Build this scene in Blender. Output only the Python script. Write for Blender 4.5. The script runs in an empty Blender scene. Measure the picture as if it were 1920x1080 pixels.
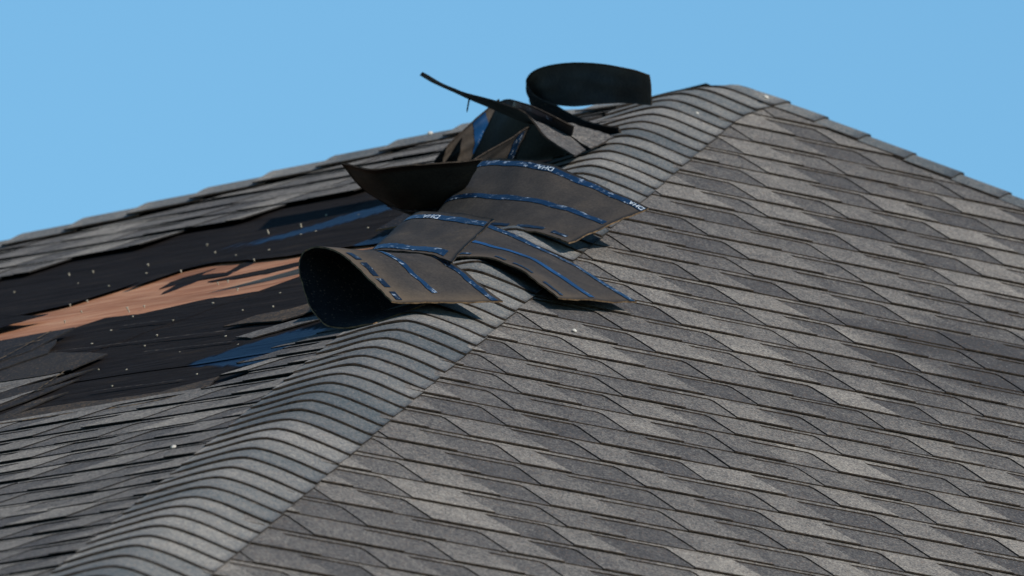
import bpy, math, random
import numpy as np
from mathutils import Vector, Matrix, noise as mnoise

random.seed(11); rng = np.random.default_rng(11)
scene = bpy.context.scene

# ------------------------------------------------------------------ camera
# The roof's apex is the origin; the camera stands in the street below, about 41 m away.
FWD0 = np.array([0.62355949, 0.75850476, 0.18932536])
RGT0 = np.array([0.76521296, -0.64176602, 0.0508478])
UP0 = np.array([-0.16007088, -0.11316759, 0.98059697])
DIST, FPX, CX, CY = 41.241232, 31970.805, 1325.0, 133.0
EYE = -FWD0 * DIST
fw = FWD0 + RGT0 * (960 - CX) / FPX - UP0 * (540 - CY) / FPX
fw /= np.linalg.norm(fw)
rg = RGT0 - fw * (RGT0 @ fw); rg /= np.linalg.norm(rg)
up = np.cross(rg, fw)
cam = bpy.data.cameras.new('camera'); cam_o = bpy.data.objects.new('camera', cam)
scene.collection.objects.link(cam_o); scene.camera = cam_o
cam_o.matrix_world = Matrix(((rg[0], up[0], -fw[0], EYE[0]), (rg[1], up[1], -fw[1], EYE[1]),
                             (rg[2], up[2], -fw[2], EYE[2]), (0, 0, 0, 1)))
cam.sensor_width = 36.0; cam.lens = 36.0 * FPX / 1920.0
cam.clip_start = 0.5; cam.clip_end = 6000
cam.dof.use_dof = True; cam.dof.focus_distance = 37.6; cam.dof.aperture_fstop = 9.0

# ------------------------------------------------------------------ sun and sky
sun_dir = RGT0 * .60 + UP0 * .57 - FWD0 * .50
sun_dir /= np.linalg.norm(sun_dir)
elev = math.asin(sun_dir[2]); azim = math.atan2(sun_dir[0], sun_dir[1])
w = bpy.data.worlds.new('World'); scene.world = w; w.use_nodes = True
nt = w.node_tree; nt.nodes.clear()
sky = nt.nodes.new('ShaderNodeTexSky'); sky.sky_type = 'NISHITA'; sky.sun_disc = False
sky.sun_elevation = elev; sky.sun_rotation = azim
sky.air_density = 1.0; sky.dust_density = 0.0; sky.ozone_density = 7.0; sky.altitude = 200
bg = nt.nodes.new('ShaderNodeBackground'); bg.inputs['Strength'].default_value = 0.12
wo = nt.nodes.new('ShaderNodeOutputWorld')
tint = nt.nodes.new('ShaderNodeMix'); tint.data_type = 'RGBA'; tint.blend_type = 'MULTIPLY'; tint.inputs[0].default_value = 1
tint.inputs[7].default_value = (.96, 1.155, 1.03, 1)
nt.links.new(sky.outputs[0], tint.inputs[6]); nt.links.new(tint.outputs[2], bg.inputs['Color']); nt.links.new(bg.outputs[0], wo.inputs['Surface'])
sl = bpy.data.lights.new('sun', 'SUN'); sl.energy = 4.4; sl.angle = math.radians(.5); sl.color = (1, .94, .84)
so = bpy.data.objects.new('sun', sl); scene.collection.objects.link(so)
so.rotation_euler = Vector(sun_dir).to_track_quat('Z', 'Y').to_euler(); so.location = (20, -10, 30)
scene.view_settings.view_transform = 'Standard'; scene.view_settings.look = 'None'
scene.view_settings.exposure = 0.0; scene.view_settings.gamma = 1.0

# ------------------------------------------------------------------ helpers
def link(name, me, parent=None, mats=()):
    o = bpy.data.objects.new(name, me); scene.collection.objects.link(o)
    for m in mats: me.materials.append(m)
    if parent is not None: o.parent = parent
    return o
def empty(name, loc=(0, 0, 0)):
    o = bpy.data.objects.new(name, None); o.empty_display_size = .1; o.location = loc
    scene.collection.objects.link(o); return o
def tag(o, label, cat=None, group=None, kind=None):
    if label: o['label'] = label
    if cat: o['category'] = cat
    if group: o['group'] = group
    if kind: o['kind'] = kind
    return o
def fnoise(x, y, z=0.0): return mnoise.noise(Vector((x, y, z)))
class Mesh:
    """collects faces with a material index and one tone value per corner"""
    def __init__(s): s.v = []; s.f = []; s.m = []; s.t = []; s.sm = []
    def add(s, pts, faces, mats, tones, smooth=False):
        b = len(s.v); s.v += [tuple(p) for p in pts]
        for f, m, t in zip(faces, mats, tones):
            s.f.append([i + b for i in f]); s.m.append(m); s.sm.append(smooth)
            s.t += list(t) if hasattr(t, '__len__') else [t] * len(f)
    def build(s, name, mats, parent=None):
        me = bpy.data.meshes.new(name); me.from_pydata(s.v, [], s.f)
        me.polygons.foreach_set('material_index', s.m)
        me.polygons.foreach_set('use_smooth', s.sm)
        a = me.attributes.new('tone', 'FLOAT', 'CORNER'); a.data.foreach_set('value', s.t)
        me.update(); return link(name, me, parent, mats)

# ------------------------------------------------------------------ materials
def mat(name):
    m = bpy.data.materials.new(name); m.use_nodes = True; t = m.node_tree
    b = t.nodes['Principled BSDF']; return m, t, b
def N(t, kind, **kw):
    n = t.nodes.new('ShaderNode' + kind)
    for k, v in kw.items():
        if k in n.inputs: n.inputs[k].default_value = v
        else: setattr(n, k, v)
    return n
def ramp(t, pts, interp='LINEAR'):
    r = t.nodes.new('ShaderNodeValToRGB'); r.color_ramp.interpolation = interp
    e = r.color_ramp.elements
    while len(e) < len(pts): e.new(.5)
    for el, (p, c) in zip(e, pts): el.position = p; el.color = (*c, 1) if len(c) == 3 else c
    return r
def mixc(t, a, b, fac, mode='MIX'):
    n = t.nodes.new('ShaderNodeMix'); n.data_type = 'RGBA'; n.blend_type = mode
    for sock, v in ((n.inputs[0], fac), (n.inputs[6], a), (n.inputs[7], b)):
        if hasattr(v, 'links'): t.links.new(v, sock)
        elif isinstance(v, (int, float)): sock.default_value = v
        else: sock.default_value = (*v, 1)
    return n.outputs[2]
def math_(t, op, a, b=None, clamp=False):
    n = t.nodes.new('ShaderNodeMath'); n.operation = op; n.use_clamp = clamp
    for sock, v in ((n.inputs[0], a), (n.inputs[1], b)):
        if v is None: continue
        if hasattr(v, 'links'): t.links.new(v, sock)
        else: sock.default_value = v
    return n.outputs[0]
def coord(t): return N(t, 'TexCoord').outputs['Object']
def noise_(t, co, scale, detail=2, rough=.6, stretch=None):
    n = N(t, 'TexNoise', Scale=scale, Detail=detail, Roughness=rough)
    if stretch:
        mp = N(t, 'Mapping'); mp.inputs['Scale'].default_value = stretch
        t.links.new(co, mp.inputs['Vector']); co = mp.outputs[0]
    t.links.new(co, n.inputs['Vector']); return n.outputs['Fac']

def granules(name, stops, big=.22, speck=1.0, pale_f=.30):
    m, t, b = mat(name); co = coord(t)
    at = N(t, 'Attribute'); at.attribute_name = 'tone'
    big_n = noise_(t, co, 2.3, 2); mid = noise_(t, co, 14, 3)
    f = math_(t, 'ADD', at.outputs['Fac'], math_(t, 'MULTIPLY', math_(t, 'SUBTRACT', big_n, .5), big))
    f = math_(t, 'ADD', f, math_(t, 'MULTIPLY', math_(t, 'SUBTRACT', mid, .5), .5))
    v = N(t, 'TexVoronoi', Scale=270.0); t.links.new(co, v.inputs['Vector'])
    sep = N(t, 'SeparateColor'); t.links.new(v.outputs['Color'], sep.inputs[0])
    g = sep.outputs[0]; g2 = sep.outputs[1]
    f = math_(t, 'ADD', f, math_(t, 'MULTIPLY', math_(t, 'SUBTRACT', g, .5), .72 * speck), True)
    r = ramp(t, stops); t.links.new(f, r.inputs[0])
    # a few pale and rusty grains
    pale = math_(t, 'GREATER_THAN', g2, .982)
    rust = math_(t, 'LESS_THAN', g2, .04)
    c = mixc(t, r.outputs[0], (.42, .40, .37), math_(t, 'MULTIPLY', pale, pale_f))
    c = mixc(t, c, (.20, .13, .09), math_(t, 'MULTIPLY', rust, .45))
    stain = noise_(t, co, 1.1, 3)
    sr = ramp(t, [(.35, (.86, .86, .87)), (.65, (1.06, 1.05, 1.03))]); t.links.new(stain, sr.inputs[0])
    c = mixc(t, c, sr.outputs[0], 1.0, 'MULTIPLY')
    t.links.new(c, b.inputs['Base Color'])
    b.inputs['Roughness'].default_value = .95; b.inputs['Specular IOR Level'].default_value = .12
    b.inputs['Diffuse Roughness'].default_value = .7
    bp = N(t, 'Bump', Strength=.35, Distance=.0015)
    t.links.new(math_(t, 'ADD', g, math_(t, 'MULTIPLY', mid, 1.2)), bp.inputs['Height']); t.links.new(bp.outputs[0], b.inputs['Normal'])
    return m
SH = granules('shingle_granules', [(0, (.048, .046, .048)), (.28, (.083, .079, .080)), (.52, (.136, .125, .117)),
                                   (.78, (.208, .188, .170)), (1, (.30, .272, .242))])
CAPM = granules('ridge_granules', [(0, (.058, .072, .082)), (.3, (.103, .112, .119)), (.55, (.150, .147, .144)),
                                   (.8, (.205, .191, .177)), (1, (.29, .268, .245))], big=.55)
HEAD = granules('headlap_and_shade_granules', [(0, (.013, .013, .016)), (.6, (.023, .022, .024)), (.85, (.042, .034, .027)), (1, (.11, .075, .048))], speck=.75, pale_f=.05)

def plain(name, c1, c2, scale=60, rough=.85, spec=.2, stretch=None, detail=4, lo=.35, hi=.65, bump=0.0):
    m, t, b = mat(name); co = coord(t)
    n = noise_(t, co, scale, detail, .65, stretch)
    r = ramp(t, [(lo, c1), (hi, c2)]); t.links.new(n, r.inputs[0]); t.links.new(r.outputs[0], b.inputs['Base Color'])
    b.inputs['Roughness'].default_value = rough; b.inputs['Specular IOR Level'].default_value = spec
    if bump:
        bp = N(t, 'Bump', Strength=bump, Distance=.002); t.links.new(n, bp.inputs['Height']); t.links.new(bp.outputs[0], b.inputs['Normal'])
    return m
EDGE = plain('cut_edge_asphalt', (.012, .009, .007), (.055, .040, .029), 90)
EDGEL = plain('cut_edge_shaded', (.008, .008, .009), (.020, .017, .015), 90)  # darker copy for the left slope: shade on its cut edges painted in
TAN = plain('torn_fibre_edge', (.06, .04, .024), (.21, .135, .075), 70)
NAIL = plain('zinc_nail', (.16, .14, .10), (.42, .37, .28), 200, .45, .5)
WHITE = plain('white_pebble', (.42, .39, .34), (.60, .56, .50), 80, .7, .3)
TANS = plain('straw_coloured_fray', (.03, .022, .015), (.26, .17, .09), 38, .9, .1, None, 5, .42, .68)
CHALK = plain('old_chalk', (.02, .017, .016), (.16, .12, .09), 60, .9, .1, None, 4, .5, .75)
STICK = plain('torn_wood_fibre', (.22, .14, .08), (.42, .29, .18), 60)

def back_material():
    m, t, b = mat('shingle_underside'); co = coord(t)
    n1 = noise_(t, co, 9, 4); n2 = noise_(t, co, 160, 2)
    r = ramp(t, [(.3, (.030, .027, .026)), (.55, (.045, .039, .035)), (.75, (.068, .055, .044))]); t.links.new(n1, r.inputs[0])
    f = ramp(t, [(.3, (.78, .78, .8)), (.7, (1.25, 1.22, 1.18))]); t.links.new(n2, f.inputs[0])
    c = mixc(t, r.outputs[0], f.outputs[0], 1.0, 'MULTIPLY')
    at = N(t, 'Attribute'); at.attribute_name = 'tone'
    dust = math_(t, 'MULTIPLY', at.outputs['Fac'], math_(t, 'ADD', n1, .25), True)
    c = mixc(t, c, (.15, .107, .068), dust)
    # pale scratches
    sc = noise_(t, co, 26, 6, .75, (1, 3.5, 1)); sr = ramp(t, [(.665, (0, 0, 0)), (.70, (1, 1, 1))]); t.links.new(sc, sr.inputs[0])
    c = mixc(t, c, (.22, .16, .11), math_(t, 'MULTIPLY', sr.outputs[0], .4))
    t.links.new(c, b.inputs['Base Color']); b.inputs['Roughness'].default_value = .8; b.inputs['Specular IOR Level'].default_value = .18
    bp = N(t, 'Bump', Strength=.3, Distance=.001); t.links.new(n2, bp.inputs['Height']); t.links.new(bp.outputs[0], b.inputs['Normal'])
    return m
BACK = back_material()
def tape_material(name, col, scuff):
    m, t, b = mat(name); co = coord(t)
    n = noise_(t, co, 45, 5, .75, (1.6, .8, 1)); r = ramp(t, [(scuff, (0, 0, 0)), (scuff + .09, (1, 1, 1))]); t.links.new(n, r.inputs[0])
    n2 = noise_(t, co, 12, 2); r2 = ramp(t, [(.35, tuple(x * .7 for x in col)), (.7, tuple(x * 1.35 for x in col))]); t.links.new(n2, r2.inputs[0])
    c = mixc(t, r2.outputs[0], (.42, .50, .60), math_(t, 'MULTIPLY', r.outputs[0], .75))
    t.links.new(c, b.inputs['Base Color']); b.inputs['Roughness'].default_value = .32; b.inputs['Specular IOR Level'].default_value = .5
    bp = N(t, 'Bump', Strength=.25, Distance=.001); t.links.new(n, bp.inputs['Height']); t.links.new(bp.outputs[0], b.inputs['Normal'])
    return m
TAPE = tape_material('blue_release_film', (.004, .019, .052), .55)
TAPEB = tape_material('bright_release_film', (.006, .042, .125), .62)
TAPED = tape_material('dark_sealant', (.004, .008, .019), .58)
INK = plain('white_print', (.10, .16, .24), (.78, .84, .88), 260, .5, .2, None, 3, .38, .55)

def felt_material():
    m, t, b = mat('underlayment_felt'); co = coord(t)
    n1 = noise_(t, co, 3.4, 6, .7, (9, 1, 9)); n2 = noise_(t, co, 220, 2)
    r = ramp(t, [(.3, (.011, .0095, .0100)), (.58, (.022, .0185, .0180)), (.75, (.046, .034, .026))]); t.links.new(n1, r.inputs[0])
    f = ramp(t, [(.3, (.75, .75, .75)), (.72, (1.3, 1.28, 1.25))]); t.links.new(n2, f.inputs[0])
    c = mixc(t, r.outputs[0], f.outputs[0], 1.0, 'MULTIPLY')
    rs = noise_(t, co, 2.2, 4, .6, (4, 1, 4)); rr = ramp(t, [(.66, (0, 0, 0)), (.74, (1, 1, 1))]); t.links.new(rs, rr.inputs[0])
    c = mixc(t, c, (.075, .040, .022), math_(t, 'MULTIPLY', rr.outputs[0], .45))
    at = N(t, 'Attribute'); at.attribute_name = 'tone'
    c = mixc(t, c, (.004, .012, .032), at.outputs['Fac'])  # smoother felt; its blue sky reflection in shade is painted into the colour
    t.links.new(c, b.inputs['Base Color'])
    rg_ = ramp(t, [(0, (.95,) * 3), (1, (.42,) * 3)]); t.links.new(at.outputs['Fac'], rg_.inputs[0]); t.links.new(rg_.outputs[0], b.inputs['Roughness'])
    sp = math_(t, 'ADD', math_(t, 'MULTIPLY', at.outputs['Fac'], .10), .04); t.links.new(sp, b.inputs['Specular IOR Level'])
    wr = noise_(t, co, 4, 5, .65, (9, 1.1, 9)); bp = N(t, 'Bump', Strength=.8, Distance=.012); t.links.new(wr, bp.inputs['Height']); t.links.new(bp.outputs[0], b.inputs['Normal'])
    return m
FELT = felt_material()
def ply_material():
    m, t, b = mat('plywood'); co = coord(t)
    n1 = noise_(t, co, 5, 6, .65, (14, 1, 14)); n2 = noise_(t, co, 1.6, 3, .5, (5, 1, 5))
    r = ramp(t, [(.25, (.30, .105, .042)), (.5, (.47, .205, .105)), (.78, (.74, .43, .25))]); t.links.new(n1, r.inputs[0])
    s = ramp(t, [(.3, (.60, .56, .54)), (.65, (1.1, 1.1, 1.12))]); t.links.new(n2, s.inputs[0])
    c = mixc(t, r.outputs[0], s.outputs[0], 1.0, 'MULTIPLY')
    t.links.new(c, b.inputs['Base Color']); b.inputs['Roughness'].default_value = .8; b.inputs['Specular IOR Level'].default_value = .2
    return m
PLY = ply_material()
WALLM = plain('stucco', (.42, .38, .32), (.5, .46, .39), 40)
GROUND = plain('ground_grass', (.03, .05, .018), (.06, .085, .03), 3)

# ------------------------------------------------------------------ roof planes
HL, HR, HB, HF = 0.457383, 0.520827, 0.571890, 0.231513
K, C = 0.1264013, 0.1410555
cL, sL = 1 / math.hypot(1, HL), HL / math.hypot(1, HL)
cR, sR = 1 / math.hypot(1, HR), HR / math.hypot(1, HR)
nL = np.array([-sL, 0, cL]); nR = np.array([0, -sR, cR])
def unit(v): return v / np.linalg.norm(v)
HIPR = unit(np.array([1 / HB, -1 / HR, -1.0]))
def warp(P):   # the peak is blunt: its last decimetres lean down the right hip and sag to the left
    return P + HIPR * .068 * math.exp(-(P @ P) / .27 ** 2) - np.array([0, 0, .026 * math.exp(-((P[0] + .11) ** 2 + (P[1] - .22) ** 2) / .21 ** 2)])
def PL(y, s, h): return warp(np.array([-s * cL - sL * h, y, -s * sL + cL * h]))
def PR(x, s, h): return warp(np.array([x, -s * cR - sR * h, -s * sR + cR * h]))
def ray(px, py): return RGT0 * (px - CX) / FPX + UP0 * (CY - py) / FPX + FWD0
def on_plane(px, py, n, d):
    r = ray(px, py); return EYE + r * ((d - n @ EYE) / (n @ r))
def at(px, py, pl, h=0.0): return on_plane(px, py, nL if pl == 'L' else nR, h)
def ysL(px, py, h=0.0):
    P = at(px, py, 'L', h); P = P - nL * h; return P[1], -P[0] / cL
def xsR(px, py):
    P = at(px, py, 'R'); return P[0], -P[1] / cR
EAVE = 2.95
def hipC_y(s): return -s * cL * HL / HR
def hipL_y(s): return s * cL * HL / HF
def hipC_x(s): return -s * cR * HR / HL
def hipR_x(s): return s * cR * HR / HB

house = tag(empty('house', (0, 0, 0)), 'house with a grey shingled hip roof, one slope stripped by wind', 'house')

def clip(poly, inside):
    """Sutherland-Hodgman; inside(p) signed, >0 kept; poly points are (a, s, tone)"""
    out = []
    for i in range(len(poly)):
        p, q = poly[i], poly[(i + 1) % len(poly)]
        dp, dq = inside(p), inside(q)
        if dp >= 0: out.append(p)
        if (dp >= 0) != (dq >= 0):
            k = dp / (dp - dq); out.append(tuple(p[j] + k * (q[j] - p[j]) for j in range(len(p))))
    return out
def plate(M, poly, to3d, htop, thick, nrm, side, top_m, side_m):
    poly = [p for i, p in enumerate(poly) if i == 0 or abs(p[0] - poly[i - 1][0]) + abs(p[1] - poly[i - 1][1]) > 1e-6]
    n = len(poly)
    if n < 3: return
    T = [to3d(p[0], p[1], htop(p[0], p[1])) for p in poly]
    nr = np.zeros(3)
    for i in range(1, n - 1): nr += np.cross(T[i] - T[0], T[i + 1] - T[0])
    if np.linalg.norm(nr) < 1e-6: return
    if nr @ nrm < 0: poly = poly[::-1]; T = T[::-1]
    B = [t - nrm * thick for t in T]
    faces = [list(range(n))]; mats = [top_m]; tones = [[p[2] for p in poly]]
    for i in range(n):
        j = (i + 1) % n
        faces.append([i, i + n, j + n, j]); mats.append(side_m); tones.append(.5)
    M.add(T + B, faces, mats, tones)

def courses(M, to3d, nrm, jobs, wave, tone_fix=None, th=1.0):
    """jobs: (s_butt, a0, a1, inside-functions, dark)"""
    for (s, a0, a1, ins, opts) in jobs:
        top = s - C - .035
        jit = random.uniform(-.004, .004); s = s + jit
        lift = opts.get('lift', 0)
        def hb(a, q, s=s):  # underside line of the base layer
            return .003 - .0062 * th * (s - q) / C + wave(a, s) + opts.get('lift', 0) * max(0, 1 - (s - q) / C) * (.5 + .5 * math.sin(a * 9 + s * 7))
        base_top = lambda a, q: hb(a, q) + .0030 * th
        tooth_top = lambda a, q: hb(a, q) + .0060 * th
        a = a0 - random.uniform(0, .3); teeth = []
        while a < a1 + .3:
            wd = random.uniform(.14, .24); gap = random.choice([random.uniform(.10, .15), random.uniform(.13, .21)])
            teeth.append((a, a + wd)); a += wd + gap
        cuts = [a0 - .5] + [(t[0] + t[1]) / 2 for t in teeth] + [a1 + .5]
        for i in range(len(cuts) - 1):
            tn = random.choice([.14, .20, .25, .30, .34, .40]) + random.uniform(-.04, .04)
            tt = tn - random.uniform(.10, .20)
            mid = s - C * .62
            lo, hi = cuts[i], cuts[i + 1]
            for poly in ([(lo, s, tn), (hi, s, tn), (hi, mid, tn), (lo, mid, tn)], [(lo, mid, tn), (hi, mid, tn), (hi, top, tt), (lo, top, tt)]):
                q = poly
                for f in ins: q = clip(q, f) if q else q
                if q:
                    if tone_fix: q = [(p[0], p[1], tone_fix(p[0], p[1], p[2])) for p in q]
                    plate(M, q, to3d, base_top, .0030 * th, nrm, None, opts.get('mat', 0), 1)
        sb = s - C + opts.get('comb', .016)
        for n_, (t0, t1) in enumerate(teeth):
            tn = random.choice([.38, .43, .47, .50, .54, .58, .61, .66]) + random.uniform(-.05, .05)
            tt = tn - random.uniform(-.03, .12)
            k0, k1 = random.uniform(.008, .020), random.uniform(.008, .024)
            b0 = (teeth[n_ - 1][1] + t0) / 2 if n_ else t0 - .2
            b1 = (t1 + teeth[n_ + 1][0]) / 2 if n_ + 1 < len(teeth) else t1 + .2
            for q in ([(t0, s + .0015, tn), (t1, s + .0015, tn), (t1 - k1, sb, tt), (t0 + k0 - .007, sb, tt), (t0 + k0 - .001, sb + .012, tt)],
                      [(b0, sb, tt), (b1, sb, tt), (b1, top, tt), (b0, top, tt)]):
                for f in ins: q = clip(q, f) if q else q
                if q:
                    if tone_fix: q = [(p[0], p[1], tone_fix(p[0], p[1], p[2])) for p in q]
                    plate(M, q, to3d, tooth_top, .0032 * th, nrm, None, opts.get('mat', 0), 1)

# ---- right (intact) slope
M = Mesh()
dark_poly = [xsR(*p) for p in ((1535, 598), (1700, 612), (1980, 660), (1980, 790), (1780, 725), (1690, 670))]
def in_poly(a, s, poly):
    c = False; n = len(poly)
    for i in range(n):
        (x1, y1), (x2, y2) = poly[i], poly[(i + 1) % n]
        if (y1 > s) != (y2 > s) and a < (x2 - x1) * (s - y1) / (y2 - y1) + x1: c = not c
    return c
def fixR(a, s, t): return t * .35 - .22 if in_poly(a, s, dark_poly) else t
waveR = lambda a, s: .0012 * fnoise(a * 3, s * 9, 1.0)
sR0 = xsR(1205, 870)[1] % C
jobs = []
s = sR0 + .06
while s < 5.4:
    jobs.append((s, hipC_x(s) - .1, min(hipR_x(s), 2.6) + .1, [lambda p: p[0] - hipC_x(p[1]) - .06, lambda p: hipR_x(p[1]) - p[0] - .045, lambda p: p[1] - .01], {}))
    s += C
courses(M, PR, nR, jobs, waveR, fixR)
M.build('shingle_slope', [SH, EDGE], house)

# ---- left (stripped) slope: deck, felt, remaining shingles
def interp_pts(pts):  # pixel points on the left slope -> function s -> y
    q = sorted((ysL(*p)[1], ysL(*p)[0]) for p in pts)
    S = [a for a, _ in q]; Y = [b for _, b in q]
    return lambda s: float(np.interp(s, S, Y))
def curve_y(pts, h=0.0):     # y -> s
    q = sorted(ysL(*p, h) for p in pts)
    Y = [a for a, _ in q]; S = [b for _, b in q]
    return lambda y: float(np.interp(y, Y, S))
waveL = lambda a, s: .004 * fnoise(a * 2.3, s * 4, 7.0) + .0013 * fnoise(a * 8, s * 5, 3.0)
M = Mesh()
s_b = ysL(383, 734)[1]
ends_low = interp_pts([(383, 734), (407, 719), (484, 662), (600, 632), (640, 616), (700, 598)])
jobs = []
j = 1
inC = lambda p: p[0] - hipC_y(p[1]) - .075
inT = lambda p: p[1] - .01
inHL = lambda p: hipL_y(p[1]) - p[0] - .07
YMAX = 1.2
s = s_b + C
while s < 7.0:
    jobs.append((s, hipC_y(s) - .1, YMAX, [inC, inT], {'lift': .0012})); s += C
for j in range(0, 6):
    sj = s_b - j * C; ye = ends_low(sj - .02)
    if j > 4: ye = hipC_y(sj) + .22
    jobs.append((sj, hipC_y(sj) - .1, ye, [inC, lambda p, ye=ye, sj=sj: (ye + (p[1] - sj) * .10) - p[0]], {'lift': .003}))
courses(M, PL, nL, jobs, waveL, th=.72); jobs = []
# strip kept along the far hip
bnd = interp_pts([(-60, 545), (0, 530), (108, 498), (287, 457), (443, 417), (594, 376), (690, 357), (800, 328), (900, 300)])
s = C * .5
while s < 2.2:
    yb = bnd(s - .005)
    jobs.append((s, yb, hipL_y(s) + .1, [inC, inHL, lambda p, yb=yb, s=s: p[0] - (yb + (p[1] - s) * .05), lambda p: p[1] - .01], {'lift': .003}))
    s += C
# last shingles at the top of the near hip
s = C * .8
for ye_px in ((1075, 207), (1060, 228), (1058, 250), (1085, 272), (1100, 286)):
    y0, s0 = ysL(*ye_px)
    jobs.append((s0, hipC_y(s0) - .1, y0, [inC, inT, inHL, lambda p, y0=y0: y0 - p[0]], {'lift': .006}))
courses(M, PL, nL, jobs, waveL, th=.55)
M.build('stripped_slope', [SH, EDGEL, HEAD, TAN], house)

def felt_piece(y0, y1, lo, hi, name='underlayment', dy=.022, ds=.03, base=-.006, blue_shade=(), amp=.004, m=FELT):
    ny = int((y1 - y0) / dy) + 1; vs = []; fs = []; tn = []
    nsmax = max(3, int(max(hi(y0 + i * dy) - lo(y0 + i * dy) for i in range(ny + 1)) / ds))
    for i in range(ny + 1):
        y = y0 + (y1 - y0) * i / ny; a, b = lo(y), hi(y)
        for k in range(nsmax + 1):
            q = a + (b - a) * k / nsmax
            edge = min(1.0, 4.0 * k / nsmax, 4.0 * (nsmax - k) / nsmax)
            hh = base + amp * edge * (fnoise(y * 1.1, q * 9, 5) + .6 * fnoise(y * 2.5, q * 22, 9))
            vs.append(PL(y, q, hh)); tn.append(max([0] + [1.0 if in_poly(y, q, shade_poly) else 0 for shade_poly in blue_shade]))
    W = nsmax + 1
    M = Mesh(); faces = []; tones = []
    for i in range(ny):
        for k in range(nsmax):
            f = [i * W + k, i * W + k + 1, (i + 1) * W + k + 1, (i + 1) * W + k]
            n = np.cross(vs[f[1]] - vs[f[0]], vs[f[3]] - vs[f[0]])
            if n @ nL < 0: f = f[::-1]
            faces.append(f); tones.append([tn[x] for x in f])
    M.add(vs, faces, [0] * len(faces), tones, True)
    return M.build(name, [m], house)
up_pts = [(-80, 600), (0, 592), (30, 593), (128, 571), (161, 569), (221, 547), (270, 526), (339, 506), (401, 492), (476, 487), (562, 476), (650, 463), (745, 451)]
lo_pts = [(-80, 655), (0, 638), (142, 614), (202, 594), (270, 587), (375, 563), (487, 546), (560, 529), (620, 514), (680, 490), (745, 452)]
up_0, lo_0 = curve_y(up_pts, -.006), curve_y(lo_pts, -.006)
fray = lambda y, k: .012 * fnoise(y * 9, k) + .007 * fnoise(y * 31, k)
up_c, lo_c = (lambda y: up_0(y) + fray(y, 1.5)), (lambda y: lo_0(y) + fray(y, 8.5))
y_join = ysL(745, 452, -.006)[0]
blue_shade = [[ysL(*p) for p in poly] for poly in (  # outlines of the shaded streaks that get the painted blue sheen
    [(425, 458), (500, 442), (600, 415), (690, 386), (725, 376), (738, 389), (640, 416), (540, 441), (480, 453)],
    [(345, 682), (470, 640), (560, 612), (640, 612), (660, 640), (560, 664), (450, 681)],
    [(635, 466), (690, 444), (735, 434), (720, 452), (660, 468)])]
ym = lambda s: s
felt_piece(ysL(-60, 500)[0] - 1.0 if False else y_join - .001, 3.2, lambda y: max(.0, y * HF / (cL * HL)) if y > 0 else max(.0, -y * HR / (cL * HL)), lambda y: max(up_c(y), (y * HF / (cL * HL) if y > 0 else 0) + .02), blue_shade=blue_shade)
felt_piece(-5.6, y_join, lambda y: max(0, -y * HR / (cL * HL)) if y < 0 else y * HF / (cL * HL), lambda y: max(s_b + .1, -y * HR / (cL * HL) + .05), blue_shade=blue_shade)
felt_piece(y_join, 3.2, lo_c, lambda y: max(s_b + .05, lo_c(y) + .02), blue_shade=blue_shade)
seam = curve_y([(60, 728), (139, 713), (250, 696), (370, 680), (480, 662), (600, 645)])
felt_piece(ysL(560, 650)[0], ysL(90, 722)[0], lambda y: seam(y) - .22, seam, base=-.0038, blue_shade=blue_shade)
# deck
felt_piece(-6.0, 4.2, lambda y: max(.0, y * HF / (cL * HL)) if y > 0 else max(.0, -y * HR / (cL * HL)), lambda y: 7.2, name='roof_deck', dy=.06, ds=.06, base=-.0135, amp=0, m=PLY)
def catmull(P, n):
    P = np.array(P, float); m = len(P)
    d = np.r_[0, np.cumsum(np.maximum(1e-6, np.linalg.norm(np.diff(P, axis=0), axis=1)) ** .5)]
    ts = np.linspace(0, d[-1], n); out = []
    for t in ts:
        i = min(max(np.searchsorted(d, t) - 1, 0), m - 2); h = d[i + 1] - d[i]; u = (t - d[i]) / h
        def tan(k):
            if k == 0: return (P[1] - P[0]) / (d[1] - d[0])
            if k == m - 1: return (P[-1] - P[-2]) / (d[-1] - d[-2])
            return (P[k + 1] - P[k - 1]) / (d[k + 1] - d[k - 1])
        a, b = P[i], P[i + 1]; ta, tb = tan(i) * h, tan(i + 1) * h
        out.append((2 * u ** 3 - 3 * u ** 2 + 1) * a + (u ** 3 - 2 * u ** 2 + u) * ta + (-2 * u ** 3 + 3 * u ** 2) * b + (u ** 3 - u ** 2) * tb)
    return np.array(out)
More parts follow.
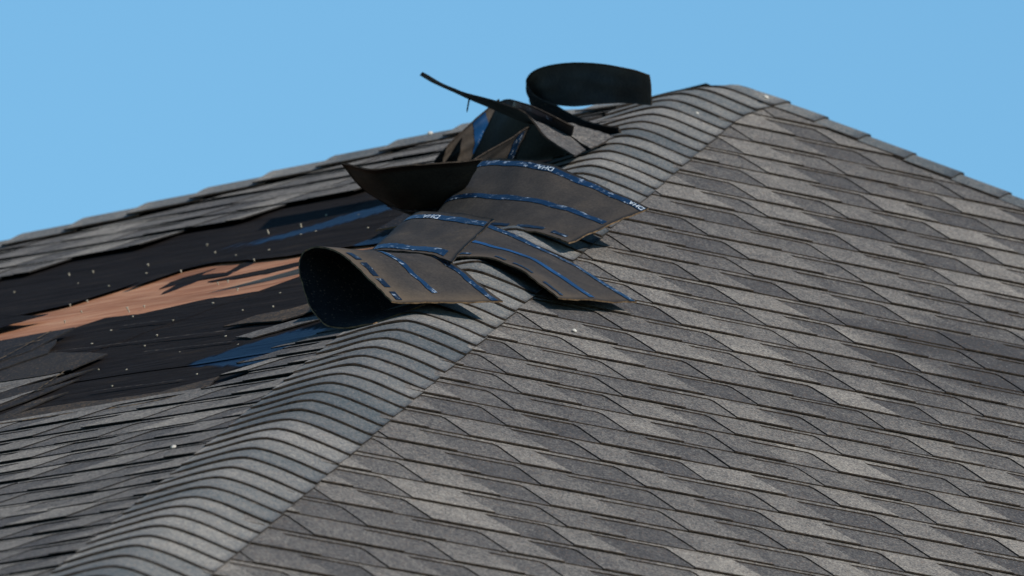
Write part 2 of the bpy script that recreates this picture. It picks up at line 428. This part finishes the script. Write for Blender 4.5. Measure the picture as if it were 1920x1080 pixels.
# ---- what is left lying on the stripped slope
def frag(name, poly_px, h, tone, m, side, t=.003, rise=0.0, label=None):
    M = Mesh(); pts = [ysL(*p, h) for p in poly_px]; n = len(pts)
    ca, cs = sum(p[0] for p in pts) / n, sum(p[1] for p in pts) / n
    P = []; 
    big = []
    for i in range(n):           # subdivided, slightly uneven outline
        for k in range(3):
            f = k / 3; a = pts[i][0] * (1 - f) + pts[(i + 1) % n][0] * f; q = pts[i][1] * (1 - f) + pts[(i + 1) % n][1] * f
            big.append((a + .012 * fnoise(a * 30, q * 30, 3), q + (.016 * fnoise(a * 22, q * 40, 6) if k else 0), tone))
    plate(M, big, PL, lambda a, q: h + waveL(a, q) * .5 + rise * (a - ca), t, nL, None, 0, 1)
    o = M.build(name, [m, side], house)
    if label: o['label'] = label
    return o
for poly, h, tone, m in (
    ([(-40, 650), (0, 640), (60, 628), (142, 613), (100, 633), (60, 655), (0, 676), (-40, 690)], .012, .35, HEAD),
    ([(-40, 700), (0, 676), (60, 656), (106, 636), (88, 661), (30, 680), (0, 692), (-40, 706)], .009, .5, HEAD),
    ([(-40, 712), (0, 692), (88, 661), (150, 660), (201, 663), (135, 692), (90, 702), (0, 716), (-40, 722)], .005, .6, HEAD),
    ([(-40, 726), (0, 714), (96, 698), (118, 700), (60, 716), (0, 736), (-40, 748)], .003, .45, SH),
    ([(-40, 752), (0, 735), (105, 709), (182, 688), (130, 707), (70, 731), (0, 752), (-40, 766)], .002, .6, HEAD),
    ([(-40, 766), (0, 750), (60, 733), (80, 729), (40, 742), (0, 758), (-40, 770)], .003, .55, SH),
    ([(-40, 782), (0, 760), (60, 735), (148, 709), (72, 742), (0, 768), (-40, 786)], .0, .5, HEAD),
    ([(-40, 800), (0, 778), (60, 752), (129, 734), (80, 752), (0, 790), (-40, 808)], -.001, .7, HEAD),
    ([(-40, 806), (0, 796), (250, 761), (384, 734), (412, 706), (300, 735), (150, 753), (60, 767), (0, 786)], -.0015, .75, HEAD),
    ([(420, 612), (480, 604), (528, 600), (600, 578), (590, 566), (540, 580), (478, 592)], .001, .75, HEAD),
    ([(440, 632), (500, 614), (560, 597), (610, 590), (600, 598), (530, 617), (470, 634)], .0, .28, SH)):
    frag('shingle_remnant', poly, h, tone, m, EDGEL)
frag('shingle_remnant', [(704, 432), (757, 400), (790, 404), (770, 420), (738, 426)], .02, .1, HEAD, TAN, .004, label='small torn corner with a pale fibre edge')
for poly, h in (
    ([(298, 541), (318, 528), (345, 519), (401, 503), (372, 517), (338, 530)], -.011),
    ([(302, 551), (326, 536), (371, 516), (424, 510), (450, 495), (480, 484), (476, 492), (440, 507), (424, 516), (371, 525), (330, 541)], -.011),
    ([(388, 528), (461, 512), (562, 490), (562, 497), (500, 513), (440, 523)], -.0118),
    ([(-40, 590), (0, 591), (60, 592), (92, 588), (60, 597), (0, 613), (-40, 624)], .004)):  # dark patch standing in for the shaded gap under lifted felt
    frag('felt_flap_and_gap', poly, h, 0, FELT, FELT, .0015)
def ribbon(name, pts, half, h, m):
    q = catmull([ysL(*p) for p in pts], 24); M = Mesh(); P = []
    for i, (a, b) in enumerate(q):
        r = half * (.35 + 1.1 * abs(fnoise(i * .5, pts[0][1]))); P += [PL(a, b - r, h), PL(a, b + r, h)]
    M.add(P, [[2 * i, 2 * i + 1, 2 * i + 3, 2 * i + 2] for i in range(23)], [0] * 23, [.5] * 23); M.build(name, [m], house)
for pts, h in (([(-30, 702), (0, 688), (60, 656), (98, 634)], .0175), ([(-30, 690), (0, 672), (50, 657), (80, 650)], .0165), ([(-30, 758), (0, 745), (60, 722), (118, 698)], .0075),
               ([(-30, 778), (0, 767), (70, 735), (122, 700)], .006), ([(-30, 800), (0, 797), (130, 778), (250, 762), (384, 734)], .0035), ([(-30, 742), (0, 734), (50, 719), (90, 705)], .0065)):
    ribbon('frayed_edge', pts, .012, h, TANS)
for a, b in (((90, 661), (425, 620)), ((175, 734), (345, 712)), ((230, 611), (320, 600)), ((270, 660), (440, 640))):
    n = 8; up_ = [(a[0] + (b[0] - a[0]) * i / n, a[1] + (b[1] - a[1]) * i / n + 1.2 * fnoise(i * .7, a[0])) for i in range(n + 1)]
    M = Mesh(); P = []
    for x, y in up_:
        yy, q = ysL(x, y); P += [PL(yy, q - .0045, .001), PL(yy, q + .0045, .001)]
    M.add(P, [[2 * i, 2 * i + 1, 2 * i + 3, 2 * i + 2] for i in range(n)], [0] * n, [.5] * n)
    M.build('chalk_line', [CHALK], house)
def lathe(M, c, ax, prof, seg=10, m=0):
    ax = unit(ax); e = unit(np.cross(ax, [.3, .9, .1])); g = np.cross(ax, e); P = []
    for r, h in prof:
        for k in range(seg): a = 2 * math.pi * k / seg; P.append(c + ax * h + (e * math.cos(a) + g * math.sin(a)) * r)
    F = [[i * seg + k, i * seg + (k + 1) % seg, (i + 1) * seg + (k + 1) % seg, (i + 1) * seg + k] for i in range(len(prof) - 1) for k in range(seg)]
    M.add(P, F, [m] * len(F), [.5] * len(F), False)
nails = [(388,459),(403,473),(442,479),(504,469),(504,438),(564,440),(592,434),(277,496),(274,513),(129,514),(174,509),(146,532),(26,548),(204,537),(339,508),
 (476,487),(408,531),(427,527),(445,542),(270,574),(152,584),(241,583),(249,594),(121,603),(324,601),(399,569),(525,550),(512,575),(455,582),(208,620),(294,629),
 (271,649),(172,645),(337,661),(423,631),(446,647),(410,676),(237,694),(184,694),(210,724),(369,702),(131,572),(163,564),(565,427),(673,404),(732,405),(690,428),(612,404)]
for i, (x, y) in enumerate(nails):
    M = Mesh(); h = .008 if (x, y) in ((241, 583), (565, 427), (504, 438)) else random.uniform(.0, .0008)
    P = at(x, y, 'L', -.0055); ax = nL + np.array([random.uniform(-.3, .3), random.uniform(-.3, .3), 0]); r = random.uniform(.0024, .0034)
    lathe(M, P, ax, [(.0016, -.004), (.0016, h), (r, h), (r, h + .0014), (r * .6, h + .002), (.0001, h + .002)])
    M.build('roofing_nail', [NAIL], house)
def pebble(px, py, pl, h, r, label, flat=.6):
    P = at(px, py, pl, h); M = Mesh(); n = nL if pl == 'L' else nR
    prof = [(.0001, -r * flat)] + [(r * math.cos(a), r * flat * math.sin(a)) for a in (-.9, -.4, 0, .4, .8, 1.2)] + [(.0001, r * flat)]
    lathe(M, np.zeros(3), n, prof, 9); M.v = [tuple(np.array(v) * (1 + .22 * fnoise(v[0] * 160, v[1] * 160, v[2] * 160 + px))) for v in M.v]
    o = M.build('pebble', [WHITE], None); o.location = tuple(P); tag(o, label, 'pebble', 'pebbles on the roof')
pebble(1077, 620, 'R', .012, .0062, 'round white pebble on the intact slope, just below the long narrow strip')
pebble(325, 838, 'L', .014, .0065, 'white pebble on the left slope, low down among full shingle rows')
pebble(806, 250, 'L', .03, .0075, 'white pebble on the left skyline, beside the torn strips near the peak')
pebble(1436, 182, 'R', .026, .007, 'white pebble on the skyline, right of the roof peak')
pebble(1307, 212, 'R', .03, .0045, 'tiny pale pebble on the hip caps below the peak')

# ------------------------------------------------------------------ hip caps
hipdir = {'C': unit(np.array([-1 / HL, -1 / HR, -1.0])), 'R': unit(np.array([1 / HB, -1 / HR, -1.0])), 'L': unit(np.array([-1 / HL, 1 / HF, -1.0]))}
nB = unit(np.array([HB, 0, 1.0])); nF = unit(np.array([0, HF, 1.0]))
def cap(hip, tb, half, tone, rho=.046, length=None, over=.0, end=None, yaw=0.0, kk=K, hs=.0065):
    d = hipdir[hip]
    n1, n2 = {'C': (nR, nL), 'R': (nB, nR), 'L': (nL, nF)}[hip]
    e1 = unit(np.cross(n1, d)); e2 = unit(np.cross(n2, d))
    # e1 runs down slope 1, e2 down slope 2, both square to the hip
    if e1[2] > 0: e1 = -e1
    if e2[2] > 0: e2 = -e2
    nc = unit(n1 + n2); lift0 = -(e1 + e2) @ nc * rho / 2
    nw, ns = 22, 4; tt = length or (kk + .03)
    top = []; bot = []; rows = []
    for i in range(ns + 1):
        for k in range(nw + 1):
            wv = half * (2 * k / nw - 1)
            f = i / ns; t = max(.015 + .002 * f, tb - tt * f) + yaw * wv * (1 - f)
            sq = math.sqrt(wv * wv + rho * rho)
            a1, a2 = (sq + wv) / 2, (sq - wv) / 2
            nn = unit(n1 * a1 + n2 * a2)
            h = hs * (1 - f) + .0075 + over + .0015 * fnoise(tb * 5, wv * 14, 2.0) + lift0 * .55 * (1 - min(1, abs(wv) / (half * .9)))
            P = d * t + e1 * a1 + e2 * a2 + nn * h
            P = warp(P)
            top.append(P); bot.append(P - nn * .0042)
    W = nw + 1; n = len(top); faces = []; mats = []; tones = []
    for i in range(ns):
        for k in range(nw):
            q = [i * W + k, i * W + k + 1, (i + 1) * W + k + 1, (i + 1) * W + k]
            if np.cross(top[q[1]] - top[q[0]], top[q[3]] - top[q[0]]) @ nc < 0: q = q[::-1]
            faces.append(q); mats.append(0); tones.append(tone)
    ring = [k for k in range(W)] + [i * W + nw for i in range(1, ns + 1)] + [ns * W + k for k in range(nw - 1, -1, -1)] + [i * W for i in range(ns - 1, 0, -1)]
    for i in range(len(ring)):
        a, b = ring[i], ring[(i + 1) % len(ring)]
        faces.append([a, b, b + n, a + n]); mats.append(1); tones.append(.5)
    for i in range(ns):
        for k in range(nw):
            q = [i * W + k + n, i * W + k + 1 + n, (i + 1) * W + k + 1 + n, (i + 1) * W + k + n]; faces.append(q); mats.append(1); tones.append(.5)
    M = Mesh(); M.add(top + bot, faces, mats, tones)
    o = M.build('ridge_cap', [CAPM, EDGE], house)
    o.data.polygons.foreach_set('use_smooth', [m == 0 for m in mats]); return o
t = .16; i = 0
while t < 7.75:
    cap('C', t, .159 + random.uniform(-.001, .001), .5 + random.choice([-.2, -.12, -.04, .03, .09, .15]) + random.uniform(-.05, .05), yaw=random.uniform(-.009, .009))
    t += K * random.uniform(.94, 1.06)
t = .175
while t < 1.45:
    cap('R', t, .125, random.choice([.3, .4, .5]), rho=.03); t += K
t = .30
while t < 2.9:
    cap('L', t, .165, random.choice([.35, .45, .55]), rho=.03, kk=K * 1.35, over=.004, hs=.010); t += K * 1.35

# ------------------------------------------------------------------ torn shingle strips
class Sheet:
    """a torn strip: near edge and far edge measured along the strip, true width kept between them"""
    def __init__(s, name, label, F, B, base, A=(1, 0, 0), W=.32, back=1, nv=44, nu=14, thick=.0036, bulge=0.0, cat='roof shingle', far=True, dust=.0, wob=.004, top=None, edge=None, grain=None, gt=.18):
        pl, h = base[2], base[3]; P0 = at(base[0], base[1], pl, h); A = unit(np.array(A, float))
        Fp = catmull(F, nv); Bp = catmull(B, nv)
        F3 = [on_plane(x, y, A, A @ P0) for x, y in Fp]; B3 = []
        for f, (x, y) in zip(F3, Bp):
            r = unit(ray(x, y)); oc = EYE - f; bq = r @ oc; disc = bq * bq - (oc @ oc - W * W)
            B3.append(EYE + r * (-bq + (1 if far else -1) * math.sqrt(max(disc, 0))))
        s.F, s.B = np.array(F3), np.array(B3); s.nv, s.nu = nv, nu
        g = np.zeros((nv, nu, 3))
        for k in range(nu):
            u = k / (nu - 1); g[:, k] = s.F * (1 - u) + s.B * u
        nr = np.zeros_like(g)
        dv = np.gradient(g, axis=0); du = np.gradient(g, axis=1); nr = np.cross(du, dv); nr /= np.maximum(1e-9, np.linalg.norm(nr, axis=2))[..., None]
        mid = nr[nv // 2, nu // 2]
        # 'nr' points to the underside when back=1
        back = -back; nr = nr * back; sd = random.random() * 50
        for i in range(nv):
            for k in range(nu):
                u = k / (nu - 1); e = 4 * u * (1 - u)
                g[i, k] += nr[i, k] * (bulge * e + wob * fnoise(i * .18 + sd, k * .35, sd))
        if nu > 4:
            wd = g[:, -1] - g[:, 0]; wd /= np.linalg.norm(wd, axis=1)[:, None]
            for i in range(nv):
                g[i, 0] += wd[i] * .0035 * min(1, (W / .3) ** 2) * (fnoise(i * .9, sd, 1) + .6 * fnoise(i * 2.7, sd, 4))
                g[i, -1] += wd[i] * .0025 * min(1, (W / .3) ** 2) * (fnoise(i * .9, sd, 7) + .6 * fnoise(i * 2.7, sd, 2))
            for k in range(nu):
                e = g[-1, k] - g[-2, k]; e = e / np.linalg.norm(e); g[-1, k] += e * .007 * min(1, (W / .3) ** 2) * (fnoise(k * .8, sd, 3) + .5 * fnoise(k * 2.3, sd, 5))
        s.g, s.n = g, nr
        M = Mesh(); n = nv * nu; top_ = g.reshape(-1, 3); bot = (g - nr * thick).reshape(-1, 3)
        faces = []; mats = []; tones = []; idx = lambda i, k: i * nu + k
        for i in range(nv - 1):
            for k in range(nu - 1):
                q = [idx(i, k), idx(i, k + 1), idx(i + 1, k + 1), idx(i + 1, k)]
                if back < 0: q = q[::-1]
                dt = [dust * max(0, 1 - ((x % nu) / (nu - 1)) / .28) + dust * .9 * max(0, 1 - (nv - 1 - x // nu) / (nv * .06)) for x in q]
                faces.append(q); mats.append(0); tones.append(dt)
                faces.append([x + n for x in q[::-1]]); mats.append(1); tones.append(gt + .2 * fnoise(i * .3 + sd, k * .6))  # granule side toned down: shade inside the curls painted into its tone
        ring = [idx(0, k) for k in range(nu)] + [idx(i, nu - 1) for i in range(1, nv)] + [idx(nv - 1, k) for k in range(nu - 2, -1, -1)] + [idx(i, 0) for i in range(nv - 2, 0, -1)]
        for i in range(len(ring)):
            a, b = ring[i], ring[(i + 1) % len(ring)]; faces.append([a, b, b + n, a + n][::back]); mats.append(2); tones.append(.5)
        M.add(list(top_) + list(bot), faces, mats, tones, True)
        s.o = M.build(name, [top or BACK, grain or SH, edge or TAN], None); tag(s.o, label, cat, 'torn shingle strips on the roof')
        for p, mi in zip(s.o.data.polygons, mats): p.use_smooth = mi != 2
    def pt(s, u, v, h):
        x = min(max(v, 0), 1) * (s.nv - 1); y = min(max(u, 0), 1) * (s.nu - 1); i, k = min(int(x), s.nv - 2), min(int(y), s.nu - 2); a, b = x - i, y - k
        f = lambda G: (G[i, k] * (1 - a) + G[i + 1, k] * a) * (1 - b) + (G[i, k + 1] * (1 - a) + G[i + 1, k + 1] * a) * b
        return f(s.g) + f(s.n) * h
    def band(s, name, u0, u1, v0, v1, m, h=.0016, n=60, rag=.0, label=None):
        M = Mesh(); pts = []; faces = []; sd = random.random() * 99
        for i in range(n + 1):
            v = v0 + (v1 - v0) * i / n; r = rag * fnoise(v * 40, sd)
            for j, u in enumerate((u0 + r, u0 * .67 + u1 * .33, u0 * .33 + u1 * .67, u1 + rag * fnoise(v * 40, sd + 9))):
                pts.append(s.pt(u, v, h))
        for i in range(n):
            for j in range(3): faces.append([4 * i + j, 4 * i + j + 1, 4 * i + 5 + j, 4 * i + 4 + j])
        M.add(pts, faces, [0] * len(faces), [.5] * len(faces), True)
        o = M.build(name, [m], s.o)
        if label: o['label'] = label
        return o
    def text(s, parent, body, v0, u0, size_v, size_u, italic=.35):
        cu = bpy.data.curves.new('lettering', 'FONT'); cu.body = body; cu.shear = 0
        o = bpy.data.objects.new('lettering', cu); scene.collection.objects.link(o)
        dg = bpy.context.evaluated_depsgraph_get(); dg.update()
        me = bpy.data.meshes.new_from_object(o.evaluated_get(dg)); bpy.data.objects.remove(o)
        w_ = max(v.co.x for v in me.vertices); h_ = max(v.co.y for v in me.vertices)
        for v in me.vertices:
            a, b = v.co.x / w_, v.co.y / h_
            v.co = s.pt(u0 + b * size_u, v0 + a * size_v, .0024)
        return link('lettering', me, parent, [INK])
exec_sheets = True
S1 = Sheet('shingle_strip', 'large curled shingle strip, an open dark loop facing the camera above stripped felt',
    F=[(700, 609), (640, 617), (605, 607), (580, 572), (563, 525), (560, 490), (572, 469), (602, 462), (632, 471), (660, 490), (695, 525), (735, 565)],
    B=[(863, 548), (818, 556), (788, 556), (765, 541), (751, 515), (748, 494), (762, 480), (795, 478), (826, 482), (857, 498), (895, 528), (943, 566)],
    base=(700, 609, 'L', .012), dust=.6, nv=70, grain=HEAD)  # dark granules inside put the loop's shade into the colour
S1.band('sealant_strip', .96, .90, .60, 1.0, TAPE, rag=.012)
S1.band('sealant_strip', .49, .44, .66, .955, TAPE, rag=.008)
for a, b in ((.72, .78), (.80, .87), (.885, .93), (.95, .99)): S1.band('sealant_dash', .06, .115, a, b, TAPED, rag=.01, n=14)

S2 = Sheet('shingle_strip', 'short folded shingle strip whose printed blue film lies across its top edge',
    F=[(662, 508), (672, 490), (690, 474), (715, 470), (750, 471), (800, 477), (845, 487)],
    B=[(748, 436), (757, 418), (772, 402), (790, 396), (830, 397), (880, 403), (927, 411)],
    base=(845, 487, 'L', .075), dust=.12, nv=40, edge=EDGE)
tp = S2.band('printed_film', .90, .80, .28, .985, TAPE, rag=.008)
S2.text(tp, 'DHA', .62, .885, -.14, -.09)
S2.band('sealant_strip', .04, .15, .32, .93, TAPE, rag=.012)

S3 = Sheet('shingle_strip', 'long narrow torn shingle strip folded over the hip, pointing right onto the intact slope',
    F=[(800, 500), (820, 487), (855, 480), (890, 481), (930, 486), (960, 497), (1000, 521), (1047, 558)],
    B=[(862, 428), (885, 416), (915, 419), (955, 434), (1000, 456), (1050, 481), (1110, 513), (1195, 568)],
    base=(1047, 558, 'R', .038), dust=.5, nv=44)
S3.band('sealant_strip', .975, .90, .2, 1.0, TAPE, rag=.012)
S3.band('sealant_strip', .49, .42, .22, .985, TAPEB, rag=.004)
for a, b in ((.22, .34), (.5, .58), (.64, .78), (.86, .98)): S3.band('sealant_dash', .06, .10, a, b, TAPED, rag=.01, n=14)

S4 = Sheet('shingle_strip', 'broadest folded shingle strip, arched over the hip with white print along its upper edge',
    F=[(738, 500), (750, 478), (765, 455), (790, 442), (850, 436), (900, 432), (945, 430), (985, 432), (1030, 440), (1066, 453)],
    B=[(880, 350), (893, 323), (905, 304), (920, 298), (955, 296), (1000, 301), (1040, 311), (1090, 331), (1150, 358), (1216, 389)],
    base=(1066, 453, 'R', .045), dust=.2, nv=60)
tp = S4.band('printed_film', .965, .90, .12, 1.0, TAPE, rag=.006)
S4.text(tp, 'DHA', .60, .958, -.085, -.05)
S4.text(tp, 'DHA', 1.0, .958, -.06, -.05)
S4.band('sealant_strip', .52, .46, .12, .985, TAPE, rag=.006)
for a, b in ((.52, .66), (.70, .84), (.88, .96)): S4.band('sealant_dash', .05, .09, a, b, TAPED, rag=.01, n=14)

S5 = Sheet('shingle_strip', 'dark upturned shingle flap in shade with a pointed tip, leaning left over bare felt',
    F=[(758, 399), (785, 406), (815, 404), (838, 392)],
    B=[(640, 308), (700, 318), (790, 310), (903, 301)],
    base=(760, 399, 'L', .05), W=.24, bulge=.015, nv=30, far=False, edge=EDGE)
S5.band('sealant_strip', .16, .24, .0, .9, TAPED, rag=.01)

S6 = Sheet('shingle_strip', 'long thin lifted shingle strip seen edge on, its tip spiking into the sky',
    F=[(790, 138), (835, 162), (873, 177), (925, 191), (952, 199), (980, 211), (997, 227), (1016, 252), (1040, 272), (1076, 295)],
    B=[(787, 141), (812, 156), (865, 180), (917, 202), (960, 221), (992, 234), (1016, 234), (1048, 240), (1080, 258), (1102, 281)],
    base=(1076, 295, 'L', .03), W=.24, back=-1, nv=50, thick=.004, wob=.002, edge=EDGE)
M = Mesh(); P = S6.pt(.5, .27, -.004); lathe(M, P, np.array([-.15, 0, -1.]), [(.0022, 0), (.0018, .035), (.0004, .04)])
M.build('nail', [EDGE], S6.o)
S6b = Sheet('shingle_strip', 'grey granule-side shingle leaf sagging between the spiked strip and the hip caps',
    F=[(1005, 214), (1035, 236), (1070, 258), (1108, 281)],
    B=[(1075, 236), (1100, 244), (1128, 250), (1152, 259)],
    base=(1108, 281, 'L', .02), W=.14, back=-1, nv=30, edge=EDGE, gt=.4)
S7 = Sheet('shingle_strip', 'dark hanging shingle strip with a vertical blue film band, behind the spiked strip',
    F=[(818, 301), (809, 325), (798, 350)],
    B=[(938, 186), (946, 240), (940, 298)],
    base=(818, 301, 'L', .06), W=.26, nv=30, edge=EDGE, bulge=-.01)
S7.band('sealant_strip', .80, .62, .01, .98, TAPEB)
S7b = Sheet('shingle_strip', 'dark shingle strip added for the shade in the gap behind the spiked strip and the open loop',
    F=[(880, 304), (920, 304), (975, 304), (1030, 300), (1060, 296)],
    B=[(936, 190), (950, 186), (962, 187), (1003, 202), (1075, 238)],
    base=(880, 304, 'L', .03), W=.17, nv=30, edge=EDGE, far=False)  # continues the hanging strip; added and leaned over to darken the cavity
S7b.band('sealant_strip', .985, .90, .35, .8, TAPED)  # blue film in shade, its darkness painted with the dark material
S8 = Sheet('shingle_strip', 'small triangular shingle corner with upright blue film, under the spiked strip',
    F=[(890, 300), (872, 330), (850, 365)],
    B=[(995, 237), (981, 266), (964, 304)],
    base=(890, 300, 'L', .09), W=.24, nv=24, edge=EDGE)
S8.band('printed_film', .915, .78, .03, 1.0, TAPE, rag=.02)
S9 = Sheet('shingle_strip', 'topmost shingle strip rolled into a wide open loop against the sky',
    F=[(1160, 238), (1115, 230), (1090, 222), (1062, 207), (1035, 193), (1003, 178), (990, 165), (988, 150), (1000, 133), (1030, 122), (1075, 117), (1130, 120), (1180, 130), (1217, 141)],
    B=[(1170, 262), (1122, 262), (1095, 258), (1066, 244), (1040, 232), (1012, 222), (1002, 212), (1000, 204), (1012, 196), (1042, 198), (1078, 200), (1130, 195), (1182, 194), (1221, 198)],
    base=(1150, 238, 'L', .03), W=.088, nv=70, dust=.25, back=-1, edge=EDGE, grain=HEAD)  # blacker granules stand in for shade on the loop's granule side
S10 = Sheet('shingle_strip', 'dark shingle strip bent up under the open loop, brown cut edge towards the camera',
    F=[(990, 160), (1000, 179), (1030, 203), (1062, 218), (1105, 232), (1153, 236)],
    B=[(1000, 196), (1010, 212), (1035, 228), (1066, 240), (1108, 248), (1155, 250)],
    base=(1153, 236, 'L', .02), W=.13, nv=36, edge=EDGE)

# ------------------------------------------------------------------ far slopes and walls, hidden from the street
ZE = -3.05; E_ = .12
pc = hipdir['C'] * (ZE / hipdir['C'][2]); pr = hipdir['R'] * (ZE / hipdir['R'][2]); plf = hipdir['L'] * (ZE / hipdir['L'][2])
pb = np.array([pr[0], plf[1], ZE]); dn = np.array([0, 0, -.03])
M = Mesh(); M.add([np.zeros(3) + dn, pr + dn, pb + dn, plf + dn], [[0, 1, 2], [0, 2, 3]], [0, 0], [.4, .4]); M.build('rear_slope', [SH], house)
x0, x1, y0, y1 = pc[0] + .4, pr[0] - .4, pc[1] + .4, plf[1] - .4
M = Mesh(); q = [(x0, y0), (x1, y0), (x1, y1), (x0, y1)]
M.add([(a, b, ZE - .1) for a, b in q] + [(a, b, -9.5) for a, b in q], [[k, (k + 1) % 4, (k + 1) % 4 + 4, k + 4] for k in range(4)], [0] * 4, [.5] * 4); M.build('wall', [WALLM], house)

# ------------------------------------------------------------------ ground, out of the picture
me = bpy.data.meshes.new('ground'); R = 3000
me.from_pydata([(-R, -R, -9.5), (R, -R, -9.5), (R, R, -9.5), (-R, R, -9.5)], [], [[0, 1, 2, 3]])
tag(link('ground', me, None, [GROUND]), None, None, None, 'structure')
